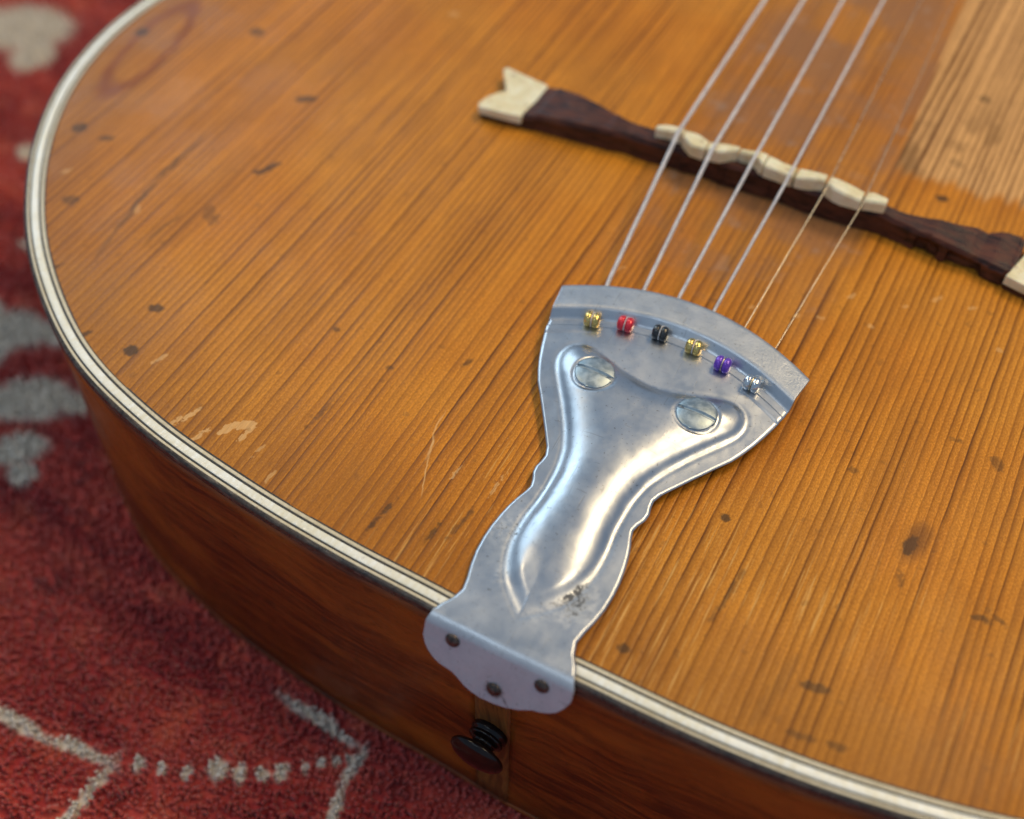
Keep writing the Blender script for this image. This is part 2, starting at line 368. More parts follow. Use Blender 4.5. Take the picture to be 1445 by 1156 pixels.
def mat_wound():
    g = G("wound_string"); P = g.mm(); X, Y, Z = g.sep(P)
    w = g.math('SINE', g.mul(Y, 2 * math.pi / .42)); a = g.noise(P, 1, 3, .6, (.8, .35, .8))
    col = g.mix(g.rmap(a, .35, .65), (0.72, 0.68, 0.67), (0.86, 0.82, 0.80))
    return g.out(Base_Color=col, Metallic=.6, Roughness=g.rmap(a, .3, .7, .30, .48), Normal=g.bump(g.add(w, g.mul(a, .6)), .00008, .7))
M_WOUND = mat_wound()
M_PLAIN = mat_simple("plain_string", (0.62, 0.52, 0.36), (0.72, 0.62, 0.44), .28, 1.0, 2.0)
M_PIN = mat_simple("black_pin", (0.005, 0.003, 0.003), (0.012, 0.006, 0.005), .18, spec=.3)
M_FRET = mat_simple("fingerboard_wood", (0.03, 0.015, 0.01), (0.06, 0.03, 0.018), .45)
BALL = {
    'brass': mat_simple("brass_ball", (0.70, 0.47, 0.13), (0.85, 0.62, 0.24), .20, 1.0, 1.5),
    'red': mat_simple("red_ball", (0.62, 0.010, 0.030), (0.75, 0.03, 0.05), .20, .25, 1.5, coat=.5),
    'black': mat_simple("black_ball", (0.008, 0.008, 0.010), (0.02, 0.02, 0.022), .15, .1, 1.5, coat=.5),
    'purple': mat_simple("purple_ball", (0.11, 0.03, 0.42), (0.20, 0.07, 0.60), .22, .3, 1.5, coat=.4),
    'silver': mat_simple("silver_ball", (0.62, 0.63, 0.64), (0.78, 0.78, 0.78), .16, 1.0, 1.5)}
M_RUG = mat_rug()

# ------------------------------------------------------------------ mesh helpers (all inputs in mm)
BASE = Vector((0.0, 0.2, -0.0765))
def empty(name, loc):
    o = bpy.data.objects.new(name, None); o.location = loc; o.empty_display_size = .02; COL.objects.link(o); return o

def obj(name, verts, faces, mat, parent, smooth=True, uv=None, label=None, mods=()):
    me = bpy.data.meshes.new(name)
    me.from_pydata([tuple(np.asarray(v, float) * MM) for v in verts], [], faces)
    me.materials.append(mat)
    if smooth: me.polygons.foreach_set('use_smooth', [True] * len(me.polygons))
    if uv is not None:
        l = me.uv_layers.new(name='UVMap'); vi = np.empty(len(me.loops), int); me.loops.foreach_get('vertex_index', vi)
        l.data.foreach_set('uv', (np.asarray(uv, float)[vi] * MM).ravel())
    me.update()
    o = bpy.data.objects.new(name, me); COL.objects.link(o)
    if parent is not None:
        o.parent = parent
        o.location = -BASE if parent.type == 'EMPTY' else (0, 0, 0)
    if label: o['label'] = label
    for m in mods: m(o)
    return o

def grid_faces(nr, nc, wrap=False):
    f = []
    for i in range(nr - 1):
        for j in range(nc if wrap else nc - 1):
            k = (j + 1) % nc
            f.append((i * nc + j, i * nc + k, (i + 1) * nc + k, (i + 1) * nc + j))
    return f

def bevel(w, seg=2):
    def f(o):
        m = o.modifiers.new('bevel', 'BEVEL'); m.width = w * MM; m.segments = seg; m.limit_method = 'ANGLE'; m.angle_limit = math.radians(35)
    return f
def solid(t):
    def f(o):
        m = o.modifiers.new('solid', 'SOLIDIFY'); m.thickness = t * MM; m.offset = -1
    return f

def lathe(profile, axis_o, ax, seg=32):
    """profile: list of (distance along axis, radius)."""
    ax = Vector(ax).normalized(); a = ax.orthogonal().normalized(); b = ax.cross(a)
    V = []
    for d, r in profile:
        for k in range(seg):
            t = 2 * math.pi * k / seg
            V.append(tuple(Vector(axis_o) + ax * d + (a * math.cos(t) + b * math.sin(t)) * r))
    F = grid_faces(len(profile), seg, True)
    F.append(tuple(range(seg - 1, -1, -1))); n = (len(profile) - 1) * seg; F.append(tuple(range(n, n + seg)))
    return V, F

def tube(pts, r, seg=10):
    pts = [Vector(p) for p in pts]; V = []
    prev = None
    for i, p in enumerate(pts):
        t = (pts[min(i + 1, len(pts) - 1)] - pts[max(i - 1, 0)]).normalized()
        a = (t.orthogonal() if prev is None else (prev - t * prev.dot(t))).normalized(); prev = a
        b = t.cross(a)
        for k in range(seg):
            q = 2 * math.pi * k / seg
            V.append(tuple(p + (a * math.cos(q) + b * math.sin(q)) * r))
    F = grid_faces(len(pts), seg, True)
    F.append(tuple(range(seg - 1, -1, -1))); n = (len(pts) - 1) * seg; F.append(tuple(range(n, n + seg)))
    return V, F

def catmull(P, n):
    P = np.asarray(P, float); out = []
    N = len(P)
    for i in range(N):
        p0, p1, p2, p3 = P[i - 1], P[i], P[(i + 1) % N], P[(i + 2) % N]
        for k in range(n):
            t = k / n
            out.append(.5 * ((2 * p1) + (-p0 + p2) * t + (2 * p0 - 5 * p1 + 4 * p2 - p3) * t * t + (-p0 + 3 * p1 - 3 * p2 + p3) * t ** 3))
    return np.array(out)

# ------------------------------------------------------------------ body outline (mm, closed, starts at the tail centre, runs over the bass side)
left = [(-16, .2), (-38.4, 1.1), (-63.5, 3.4), (-92.6, 8.4), (-120, 17.9), (-146.6, 36.0), (-166.6, 57.0), (-180.5, 78.5), (-189.0, 100.0), (-192.6, 124.0),
        (-190.0, 150.0), (-181, 178), (-165, 206), (-148, 232), (-138, 258), (-137, 284), (-143, 312), (-148, 342), (-143, 374), (-124, 402), (-90, 418), (-45, 425)]
rightp = [(-x, y) for x, y in left]
rightp[:5] = [(16.9, -.7), (41.5, -.4), (66.6, 2.0), (95, 8.0), (121, 17.8)]
ctrl = [(0, -.75)] + left + [(0, 426)] + rightp[::-1]
OUT = catmull(ctrl, 14)
# resample evenly
def resample(P, step):
    Q = np.vstack([P, P[:1]]); d = np.r_[0, np.cumsum(np.linalg.norm(np.diff(Q, axis=0), axis=1))]
    n = int(d[-1] / step); s = np.linspace(0, d[-1], n, endpoint=False)
    return np.c_[np.interp(s, d, Q[:, 0]), np.interp(s, d, Q[:, 1])], s
OUT, PER = resample(OUT, 2.0)
for _ in range(3): OUT = .5 * OUT + .25 * (np.roll(OUT, 1, 0) + np.roll(OUT, -1, 0))
tan = np.roll(OUT, -1, 0) - np.roll(OUT, 1, 0); tan /= np.linalg.norm(tan, axis=1)[:, None]
INN = np.c_[tan[:, 1], -tan[:, 0]]            # inward normal (the outline runs clockwise seen from above)
if ((OUT[0] + INN[0])[1] < OUT[0][1]): INN = -INN
def off(d): return OUT + INN * d
NP = len(OUT)

guitar = empty("guitar", BASE)
guitar['label'] = "old flat spruce top guitar with stamped metal tailpiece, lying on the red rug"
guitar['category'] = "guitar"

def ring(name, prof, mat, parent, label=None, jitter=0.0):
    """prof: list of (inset from outer edge, z) from outside to inside, swept round the outline."""
    V, UVs = [], []
    jit = np.interp(np.arange(NP), np.arange(0, NP + 6, 6), rng.normal(0, 1, len(np.arange(0, NP + 6, 6)))) if jitter else np.zeros(NP)
    acc = 0; last = None
    for i, (d, z) in enumerate(prof):
        if last is not None: acc += math.hypot(d - last[0], z - last[1])
        last = (d, z)
        q = OUT + INN * (d + jitter * jit * (1 if i in (0,) else .5))[:, None] if jitter else off(d)
        for k in range(NP): V.append((q[k, 0], q[k, 1], z + (jitter * .5 * jit[k] if jitter else 0))); UVs.append((PER[k], acc))
    return obj(name, V, grid_faces(len(prof), NP, True), mat, parent, True, UVs, label)

DEPTH = -75.0
# soundboard: inside the purfling, triangulated as rings plus a cap so that it is one light sheet
B_IN = 5.45
def marks_sdf(x, y, marks):
    d = np.full(x.shape, 9.0); st = np.zeros(x.shape)
    for cx, cy, a, b, an, w in marks:
        c_, s_ = math.cos(an), math.sin(an); u = (x - cx) * c_ + (y - cy) * s_; v = -(x - cx) * s_ + (y - cy) * c_
        L = np.hypot(u / a, v / b); gl = np.hypot(u / a / a, v / b / b) + 1e-6
        e = np.where(L < .05, -min(a, b), L * (L - 1) / gl); m = e < d
        d = np.where(m, e, d); st = np.where(m, w, st)
    return np.clip(d, -3, 4), st

def fast_mesh(name, v, f, mat, smooth=True):
    me = bpy.data.meshes.new(name); v = np.asarray(v, np.float32) * MM; f = np.asarray(f, np.int32)
    me.vertices.add(len(v)); me.vertices.foreach_set('co', v.ravel())
    me.loops.add(f.size); me.loops.foreach_set('vertex_index', f.ravel())
    me.polygons.add(len(f)); me.polygons.foreach_set('loop_start', np.arange(len(f)) * f.shape[1]); me.polygons.foreach_set('loop_total', np.full(len(f), f.shape[1]))
    me.polygons.foreach_set('use_smooth', np.full(len(f), smooth)); me.materials.append(mat)
    me.update(calc_edges=True); me.validate()
    return me

def fast_grid(nr, nc):
    i, j = np.meshgrid(np.arange(nr - 1), np.arange(nc - 1), indexing='ij'); a = (i * nc + j).ravel()
    return np.c_[a, a + 1, a + nc + 1, a + nc]

def np_noise(x, y, fx, fy, detail, rough, seed):
    """fractal value noise, mean .5"""
    r = np.random.default_rng(seed); out = np.zeros_like(x); amp = 1.0; tot = 0.0
    T = r.uniform(-1, 1, (256, 256))
    for o in range(detail + 1):
        u = x * fx * 2 ** o + 37.3 * (o + 1); v = y * fy * 2 ** o + 91.7 * (o + 1)
        iu = np.floor(u).astype(int); iv = np.floor(v).astype(int); fu = u - iu; fv = v - iv
        fu = fu * fu * fu * (fu * (fu * 6 - 15) + 10); fv = fv * fv * fv * (fv * (fv * 6 - 15) + 10)
        a = T[iu % 256, iv % 256]; b = T[(iu + 1) % 256, iv % 256]; c_ = T[iu % 256, (iv + 1) % 256]; d = T[(iu + 1) % 256, (iv + 1) % 256]
        out += amp * ((a * (1 - fu) + b * fu) * (1 - fv) + (c_ * (1 - fu) + d * fu) * fv); tot += amp * amp; amp *= rough
    return .5 + out / math.sqrt(tot) / .42 * .11

def soundboard():
    q = off(B_IN - .22); k0 = int(np.argmin(q[:, 1])); q = np.roll(q, -k0, 0); k1 = int(np.argmax(q[:, 1]))
    A, B = q[:k1 + 1], np.vstack([q[k1:], q[:1]])[::-1]
    if A[len(A) // 2, 0] > 0: A, B = B, A
    y0, y1 = q[:, 1].min(), q[:, 1].max()
    ys = np.r_[y0 + np.array([.0, .01, .03, .06, .1, .15, .2, .27, .35, .45, .56, .68, .8, .95, 1.1, 1.3, 1.5, 1.75, 2.0, 2.3, 2.6, 3.0]), np.arange(y0 + 3.4, 250, .7), np.linspace(251, y1 - .02, 60)]
    xl = np.interp(ys, np.maximum.accumulate(A[:, 1]), A[:, 0]); xr = np.interp(ys, np.maximum.accumulate(B[:, 1]), B[:, 0])
    xg = np.arange(-196, 197, .72); nu_ = len(xg)
    x = np.clip(xg[None, :], xl[:, None], xr[:, None]); y = np.repeat(ys[:, None], nu_, 1)
    x, y = x.ravel(), y.ravel()
    N_ = np_noise
    xw = x + 3.0 * (N_(x, y, .022, .0035, 2, .5, 1) - .5) * 2 + 0.35 * (N_(x, y, .30, .018, 2, .5, 2) - .5) * 2 + .20 * (N_(x, y, .6, .16, 2, .5, 3) - .5) * 2
    zz = np.zeros_like(xw)
    gt = xw * .54 + 2.4 * N_(xw, zz, .05, 1, 1, .5, 4) + .75 * N_(xw, zz, .33, 1, 1, .5, 5)
    gt2 = xw * 1.27 + 2.0 * N_(xw, zz, .2, 1, 1, .5, 6) * 1.6
    rim = np.minimum.reduce([np.hypot(x - px_, y - py_) for px_, py_ in off(B_IN)[::3]])
    fields = {'rim': rim, 'grain_t': gt, 'grain_t2': gt2, 'n_mod': N_(x, y, .45, .022, 3, .6, 7), 'n_fine': N_(x, y, .05, .012, 2, .5, 8), 'n_blot': N_(x, y, .017, .017, 4, .6, 9),
              'n_blot2': N_(x, y, .09, .03, 4, .6, 10), 'n_wear': N_(x, y, .035, .035, 2, .5, 11), 'n_grime': N_(x, y, .06, .06, 4, .6, 12), 'n_lint': N_(x, y, .22, .22, 3, .7, 13), 'n_dirt': N_(x, y, .14, .05, 3, .65, 14)}
    z = .16 * (N_(x, y, .03, .022, 2, .5, 15) - .5) / .11 * .35 - .05
    me = fast_mesh("soundboard", np.c_[x, y, z], fast_grid(len(ys), nu_), M_SPRUCE)
    for nm, mk in (('dark', DARK_MARKS), ('light', LIGHT_MARKS)):
        d, st = marks_sdf(x, y, mk)
        for suf, arr in (('_sdf', d), ('_str', st)):
            at = me.attributes.new(nm + suf, 'FLOAT', 'POINT'); at.data.foreach_set('value', arr.astype(np.float32))
    for nm, arr in fields.items():
        at = me.attributes.new(nm, 'FLOAT', 'POINT'); at.data.foreach_set('value', arr.astype(np.float32))
    o = bpy.data.objects.new("soundboard", me); COL.objects.link(o); o.parent = guitar; o.location = -BASE
    o['label'] = "amber varnished spruce soundboard with straight dark grain, dents and chips"
    return o
soundboard()

# binding: outer worn dark edge with the purfling lines as its pieces
edge = ring("binding", [(.55, -2.3), (.12, -2.2), (-.02, -1.7), (-.02, -1.0), (.12, -.40), (.42, -.06), (.95, .05)], M_EDGE, guitar, "worn dark binding edge with cream and black purfling lines", jitter=.07)
pos = .95
for nm, w, mt, hz, lb in [("purfling_line", .58, M_CREAM, .06, None), ("purfling_line", .44, M_BLACK, .02, None), ("binding_strip", 1.78, M_WHITE, .09, "broad white strip of the binding"),
                          ("purfling_line", .52, M_BLACK, .02, None), ("purfling_line", .76, M_CREAM, .06, None), ("purfling_line", .42, M_BLACK, .015, None)]:
    ring(nm, [(pos, -2), (pos, hz - .06), (pos + .08, hz), (pos + w - .08, hz), (pos + w, hz - .06), (pos + w, -2)], mt, edge, lb)
    pos += w

# sides: two panels that meet at the end strip, and a back
def wall(name, idx, d, z0, z1, mat, label=None, nz=14, bulge=0):
    V, U = [], []
    for i in range(nz):
        z = z0 + (z1 - z0) * i / (nz - 1)
        for k in idx:
            q = OUT[k] + INN[k] * d
            V.append((q[0], q[1], z)); U.append((PER[k] if k < NP * .75 else PER[k] - 0, z))
    return obj(name, V, grid_faces(nz, len(idx)), mat, guitar, True, U, label, (solid(2.2),))
X0 = OUT[:, 0]; lower = OUT[:, 1] < 20
kL = [k for k in range(NP // 2 + 1)]
kR = [k for k in range(NP // 2, NP)] + [0]
kL = [k for k in kL if not (lower[k] and X0[k] > -4.0)]
kR = [k for k in kR if not (lower[k] and X0[k] < .2)]
wall("side_panel", kL, .45, -2.15, DEPTH, M_SIDE, "glossy reddish brown side panel, bass side")
wall("side_panel", kR, .45, -2.15, DEPTH, M_SIDE, "glossy reddish brown side panel, treble side")
# end strip between the panels
V, U = [], []
for i in range(12):
    z = -2.15 + (DEPTH + 2.15) * i / 11
    for x in np.linspace(-6.15, 2.3, 7):
        y = np.interp(x, [-8, -6, 0, 4], [OUT[np.argmin(abs(X0 - q) + 1e3 * (~lower))][1] for q in (-8, -6, 0, 4)]) + .33
        V.append((x, y, z)); U.append((x, z))
obj("end_strip", V, [f[::-1] for f in grid_faces(12, 7)], M_ENDSTRIP, guitar, True, U, "lighter wooden end strip between the two side panels", (solid(2.0),))
# dark glue seams beside it
for x in (-6.38, 2.45):
    y = float(np.interp(x, [-8, 0, 4], [.1, -.75, -.72])) + .62
    V = [(x + a, y + b, z) for z in (-2.2, DEPTH) for a, b in ((-.13, 0), (.13, 0), (.13, 1.5), (-.13, 1.5))]
    obj("glue_seam", V, [(0, 1, 5, 4), (1, 2, 6, 5), (2, 3, 7, 6), (3, 0, 4, 7), (0, 3, 2, 1), (4, 5, 6, 7)], M_BLACK, guitar, False, [(0, 0)] * 8)
# back with rounded edge
bmk = bmesh.new()
prof = [(.6, DEPTH), (.25, DEPTH - .1), (.0, DEPTH - .7), (.3, DEPTH - 1.3), (3, DEPTH - 1.45)]
V, U = [], []
for d, z in prof:
    q = off(d)
    for k in range(NP): V.append((q[k, 0], q[k, 1], z)); U.append((PER[k], z))
F = grid_faces(len(prof), NP, True); F.append(tuple(range((len(prof) - 1) * NP, len(prof) * NP)))
obj("back", V, F, M_SIDE, guitar, True, U)

# ------------------------------------------------------------------ tailpiece
def zp(y): return 1.15 + .036 * y
Wy = [-4, 0, 2, 4, 6.5, 9, 11.7, 15, 18.5, 21.5, 24.5, 27, 29.5, 31.8, 33.3, 34.8, 36.6, 38.2, 40, 41.5, 43.5, 46.5, 50, 55, 58, 61, 64, 67, 70, 73, 76.5, 80, 84.5, 90]
Ww = [15.5, 15.0, 14.2, 12.9, 12.15, 12.6, 13.35, 13.95, 14.15, 14.05, 13.7, 13.25, 12.6, 11.8, 11.45, 11.8, 12.6, 12.75, 12.35, 12.25, 12.95, 14.85, 17.1, 20.4, 22.5, 24.0, 25.25, 26.3, 27.2, 28.0, 28.4, 28.9, 29.6, 30.2]
half = np.array([(0, 67.7), (6.5, 68.7), (12.3, 70.6), (16.9, 71.6), (20.0, 70.2), (21.3, 67.2), (20.6, 63.6), (17.7, 59), (15.1, 55.2), (12.1, 50.2), (10.0, 46), (9.0, 43), (8.2, 38),
                 (8.2, 31), (8.75, 25.6), (8.45, 19.5), (6.5, 13.6), (3.4, 9.6), (0, 6.6)])
poly = np.vstack([half, half[-2:0:-1] * [-1, 1]])
poly_s = catmull(poly, 6)
tipk = np.abs(poly_s[:, 0]) < 3.4; tipk &= poly_s[:, 1] < 12
poly_s[tipk, 1] = 6.6 + np.abs(poly_s[tipk, 0]) / 3.4 * 3.0      # keep the pressed point sharp
def poly_dist(U, Vv, P):
    """signed distance, positive inside"""
    Q = np.roll(P, -1, 0); d = np.full(U.shape, 1e9); inside = np.zeros(U.shape, bool)
    for a, b in zip(P, Q):
        e = b - a; t = np.clip(((U - a[0]) * e[0] + (Vv - a[1]) * e[1]) / (e @ e + 1e-12), 0, 1)
        d = np.minimum(d, np.hypot(U - a[0] - t * e[0], Vv - a[1] - t * e[1]))
        c = (a[1] > Vv) != (b[1] > Vv)
        xi = a[0] + (Vv - a[1]) / (b[1] - a[1] + 1e-12) * e[0]
        inside ^= c & (U < xi)
    return np.where(inside, d, -d)
def sstep(x, a, b):
    t = np.clip((x - a) / (b - a), 0, 1); return t * t * (3 - 2 * t)

ns = np.r_[np.linspace(0.55, 79, 250), np.linspace(79.25, 93.5, 80)]
nu = 131
un = np.sin(np.linspace(-1, 1, nu) * math.pi / 2 * .82) / math.sin(math.pi / 2 * .82)
S = np.repeat(ns[:, None], nu, 1)
c = .0101 * sstep(S, 50, 79)
W = np.interp(S, Wy, Ww)
for _ in range(30): W = .5 * W + .5 * np.interp(S - c * W * W, Wy, Ww)
UU = W * un[None, :]; YY = S - c * UU * UU
D = poly_dist(UU, YY, poly_s)
H = 2.1 * sstep(D, -.4, 3.3) + .6 * sstep(D, 1.5, 8)
H *= sstep(YY, 5.5, 24) * .55 + .45
H = np.where(D > -.35, H, 0)
H -= .05 * np.exp(-((D + .7) / .45) ** 2)                       # pressed crease round the foot
wgt = sstep(D, 1.0, 3.0) * sstep(YY, 14, 26)
for _ in range(90):                                             # the pressed sheet is smooth away from its foot
    Hs = H.copy(); Hs[1:-1, 1:-1] = .25 * (H[2:, 1:-1] + H[:-2, 1:-1] + H[1:-1, 2:] + H[1:-1, :-2]); H = H + (Hs - H) * wgt
# groove for the ball ends and the raised lip
g1 = -.5 * sstep(S, 80.7, 81.3)
lipz = np.interp(S, [0, 83.0, 83.5, 84.4, 85.1, 85.6, 86.2, 89, 92.4, 93.1, 93.4, 93.5], [0, 0, .28, 1.15, 1.8, 2.02, 2.08, 1.95, 1.75, 1.6, 1.3, .95])
for sx_ in (-11.75, 11.8):                                       # seats of the two screws
    H -= .30 * np.exp(-((np.hypot(UU - sx_, YY - 63.8) - 4.55) / .35) ** 2)
ZZ = zp(YY) + H + g1 + lipz
ZZ += .35 * sstep(np.abs(UU) / W, .55, 1.0) * sstep(S, 30, 60) * -1 * (S < 79)
ed = np.clip((np.abs(un)[None, :] - (1 - .7 / W)) / (.7 / W), 0, 1)
ZZ -= .38 * ed ** 2 * (S < 83)                                   # edge turned down a little
# rows of the bend and flange below the plate (from top of bend downwards)
yb0, R_ = 0.55, 2.9
z_b = zp(yb0)
bend_rows = []
nb = 14
for i in range(1, nb + 1):
    th = math.radians(70) * i / nb
    y = yb0 - R_ * math.sin(th); z = z_b - R_ * (1 - math.cos(th)); bend_rows.append((y, z))
yb1, zb1 = bend_rows[-1]
fx = [-16.2, -15.5, -15.2, -14.6, -13.7, -12.4, -11.0, -9.4, -7.9, -6.6, -5.3, -3.6, -1.4, 1.4, 4.0, 6.4, 8.3, 9.2, 10.6, 12.2, 13.6, 14.7, 15.3, 15.7, 16.4]
fz = [-2.2, -3.0, -4.17, -5.67, -6.84, -8.01, -8.68, -8.93, -9.26, -10.01, -10.93, -11.6, -12.02, -11.85, -11.35, -10.43, -9.35, -8.84, -8.51, -7.76, -6.76, -5.17, -4.0, -3.0, -2.2]
nf = 46
rows_xyz = []
wb = float(np.interp(yb0, Wy, Ww))
for i in range(nf - 1, -1, -1):
    t = (i + 1) / nf
    w = wb + (15.5 - wb) * 1.0
    uu = w * un + .15
    zbm = np.interp(uu, fx, fz)
    z = zb1 + (zbm - zb1) * t
    y = yb1 - (zb1 - z) * .36
    rows_xyz.append(np.c_[uu, y, z])
for i in range(nb - 1, -1, -1):
    y, z = bend_rows[i]
    w = wb + (15.5 - wb) * sstep(np.array((i + 1) / nb), 0, 1)
    rows_xyz.append(np.c_[w * un + .15 * (i + 1) / nb, np.full(nu, y), np.full(nu, z)])
nlow = len(rows_xyz)
for i in range(len(ns)): rows_xyz.append(np.c_[UU[i], YY[i], ZZ[i]])
TV = np.vstack(rows_xyz)
tail = obj("tailpiece", TV, grid_faces(len(rows_xyz), nu), M_METAL, guitar, True, label="dull silver stamped metal tailpiece with embossed shield and curved slotted lip", mods=(solid(.8),))
lipa0 = None
crease = np.zeros(len(TV)); lipa = np.zeros(len(TV))
cr_ = np.exp(-(np.minimum(D + .4, 0) / 1.6) ** 2) * np.exp(-(np.maximum(D - .3, 0) / .7) ** 2)
cr_ *= np.where(UU > 0, .9 * np.exp(-((YY - 15) / 5.5) ** 2) + .30 * np.exp(-((YY - 58) / 6) ** 2), .62 * np.exp(-((YY - 22) / 7) ** 2))
zone = np.maximum.reduce([k_ * np.exp(-(((UU - a_) / r1_) ** 2 + ((YY - b_) / r2_) ** 2)) for a_, b_, r1_, r2_, k_ in ((8.5, 14.0, 3.8, 5.2, .80), (-11.5, 21.5, 2.8, 3.4, .62), (-6.8, 15.0, 1.8, 4.8, .58), (11, 52, 2.5, 3.5, .30), (3, 8, 3, 2, .35), (-9, 33, 2.0, 4, .22))])
cr_ = np.maximum(cr_, zone * (D < .8))
cr_ = np.maximum(cr_, .50 * np.exp(-((D + .25) / .33) ** 2))
crease[nlow * nu:] = np.clip(cr_, 0, 1).ravel()
lipa[nlow * nu:] = (sstep(S, 84.5, 86)).ravel()
flang = np.zeros(len(TV)); flang[:nlow * nu] = np.repeat(np.r_[np.ones(nf), np.linspace(1, 0, nb)], nu)
for nme, arr in (('crease', crease), ('lip', lipa), ('flange', flang)):
    at = tail.data.attributes.new(nme, 'FLOAT', 'POINT'); at.data.foreach_set('value', arr.astype(np.float32))

def plate_z(x, y):
    i = np.argmin((UU - x) ** 2 + (YY - y) ** 2); return float(ZZ.ravel()[i])

# slotted screws on the shield
for sx in (-11.75, 11.8):
    y0 = 63.8; zc = zp(y0) + 2.05; R = 4.35; rows = []
    vv = np.r_[np.linspace(-1, -.14, 16), -.10, -.095, .095, .10, np.linspace(.14, 1, 16)]
    m = 33
    for v in vv:
        hw = math.sqrt(max(1e-4, 1 - v * v))
        for q in np.linspace(-1, 1, m):
            u = q * hw; r = math.hypot(u, v)
            z = .95 * math.sqrt(max(0, 1 - (r * .96) ** 2)) + .05
            if abs(v) < .097: z -= .5
            rows.append((sx + u * R, y0 + v * R, zc + z))
    obj("screw", rows, grid_faces(len(vv), m), M_SCREW, tail, True, label="dull grey slotted screw on the tailpiece", mods=(solid(1.0),))
# nails in the flange
for nx, nz_ in ((-9.2, -1.9), (9.7, -2.4), (.9, -8.4)):
    V, F = lathe([(-.6, .5), (-.3, 1.5), (.05, 1.55), (.35, 1.35), (.6, .95), (.74, .45), (.78, .05)], (nx, yb1 - (zb1 - nz_) * .36 - .02, nz_), (0, -.94, .34), 20)
    obj("nail", V, F, M_NAIL, tail)

# ------------------------------------------------------------------ bridge
bx = [-80.8, -78, -75, -71, -68, -62.6, -57, -52, -46.5, -42.4, -39.3, -33.7, -28, -17, 0, 15, 28, 34, 36.4, 40, 45, 52.6, 59.6, 66, 70, 74, 77.3]
b_back = [152.6, 152.2, 151.8, 151.0, 150.6, 150.6, 150.2, 148.6, 146.9, 145.4, 145.7, 145.4, 145.0, 145.2, 145.6, 146, 146.4, 146.5, 147.0, 147.4, 148.2, 151.2, 152.8, 153.4, 154, 154.6, 155]
b_front = [134.6, 134.6, 134.8, 135.2, 135.6, 136.4, 136.9, 137.3, 137.8, 138.6, 139.0, 139.3, 139.6, 140.2, 140.9, 141.0, 141.2, 140.9, 140.2, 140.0, 139.9, 139.5, 138.6, 137.8, 137.4, 137.1, 137.0]
b_h = [3.4, 3.5, 3.6, 3.8, 4.0, 4.7, 5.2, 5.6, 6.0, 6.0, 6.3, 6.6, 6.8, 6.9, 7.0, 6.9, 6.7, 6.2, 6.0, 5.7, 5.4, 4.7, 4.1, 3.7, 3.5, 3.4, 3.3]
SKEW = lambda x: 0.0
CHX = np.sort(np.r_[rng.uniform(-70, 66, 34), -75, 75]); CHJ = rng.uniform(-1, 1, 36); CHF = rng.uniform(-1, 1, 36)
def bridge_section(x, tipside=None):
    yb, yf, h = np.interp(x, bx, b_back), np.interp(x, bx, b_front), np.interp(x, bx, b_h)
    if abs(x + 2) < 62:
        j = float(np.interp(x, CHX, CHJ))
        h += j * .5; yb += j * .6; yf -= .6 * float(np.interp(x, CHX, CHF))
    return yf, yb, h
def block(name, xs, sec, mat, parent, label=None, bev=.35):
    """sec(x) -> closed loop of (y,z); lofted along x."""
    V = []; n = None
    for x in xs:
        L = sec(x); n = len(L); V += [(x, y, z) for y, z in L]
    F = grid_faces(len(xs), n, True); F.append(tuple(range(n - 1, -1, -1))); k = (len(xs) - 1) * n; F.append(tuple(range(k, k + n)))
    F = [f[::-1] for f in F]
    o = obj(name, V, F, mat, parent, False, label=label, mods=(bevel(bev),) if bev else ())
    bm = bmesh.new(); bm.from_mesh(o.data); bmesh.ops.recalc_face_normals(bm, faces=bm.faces); bm.to_mesh(o.data); bm.free()
    return o
def sec_mid(x):
    yf, yb, h = bridge_section(x)
    # undercut hollows in the front face towards the treble foot
    und = 1.3 if (37.5 < x < 43) or (45 < x < 53) else 0.0
    lo = .02
    return [(yf - .2 + und, lo), (yf + und, h * .45), (yf + .05, h - 1.2), (yf + .7, h), (yb - .6, h - .1), (yb, h - .9), (yb + .3, lo)]
bridge = block("bridge", list(np.arange(-67.2, 61.3, .8)) , sec_mid, M_BRIDGE, guitar, "dark carved wooden bridge with forked pale bone tips and pale saddle", .25)

def tip(outline_top, zt0, zt1, label):
    """forked bone end: outline (x,y) polygon, top from zt0 (inner) to zt1 (outer)"""
    P = np.array(outline_top, float); xi = P[:, 0]; cx, cy = P.mean(0)
    sgn = 1 if cx > 0 else -1
    e = (np.abs(xi) - np.abs(xi).min()) / (np.ptp(np.abs(xi)))
    zt = zt0 + (zt1 - zt0) * e
    n = len(P)
    V = [(x, y, 1.5) for x, y in P] + [(x, y, z) for (x, y), z in zip(P, zt)]
    F = [(i, (i + 1) % n, n + (i + 1) % n, n + i) for i in range(n)]
    F.append(tuple(range(n - 1, -1, -1)))
    # scooped top: centre vertex lower
    V.append((cx, cy, zt.mean() - .7)); F += [(n + i, n + (i + 1) % n, 2 * n) for i in range(n)]
    # dark wooden foot under the bone
    fo = [(cx + (x - cx) * .97, cy + (y - cy) * .97) for x, y in P]
    o = obj("foot", [(x, y, .02) for x, y in fo] + [(x, y, 1.48) for x, y in fo], [tuple(range(n)), tuple(range(n, 2 * n))] + [(i, (i + 1) % n, n + (i + 1) % n, n + i) for i in range(n)], M_BRIDGE, bridge, False)
    bm = bmesh.new(); bm.from_mesh(o.data); bmesh.ops.recalc_face_normals(bm, faces=bm.faces); bm.to_mesh(o.data); bm.free()
    o = obj("bone_tip", V, F, M_BONE, bridge, False, label=label, mods=(bevel(.4, 3),))
    bm = bmesh.new(); bm.from_mesh(o.data); bmesh.ops.recalc_face_normals(bm, faces=bm.faces); bm.to_mesh(o.data); bm.free()
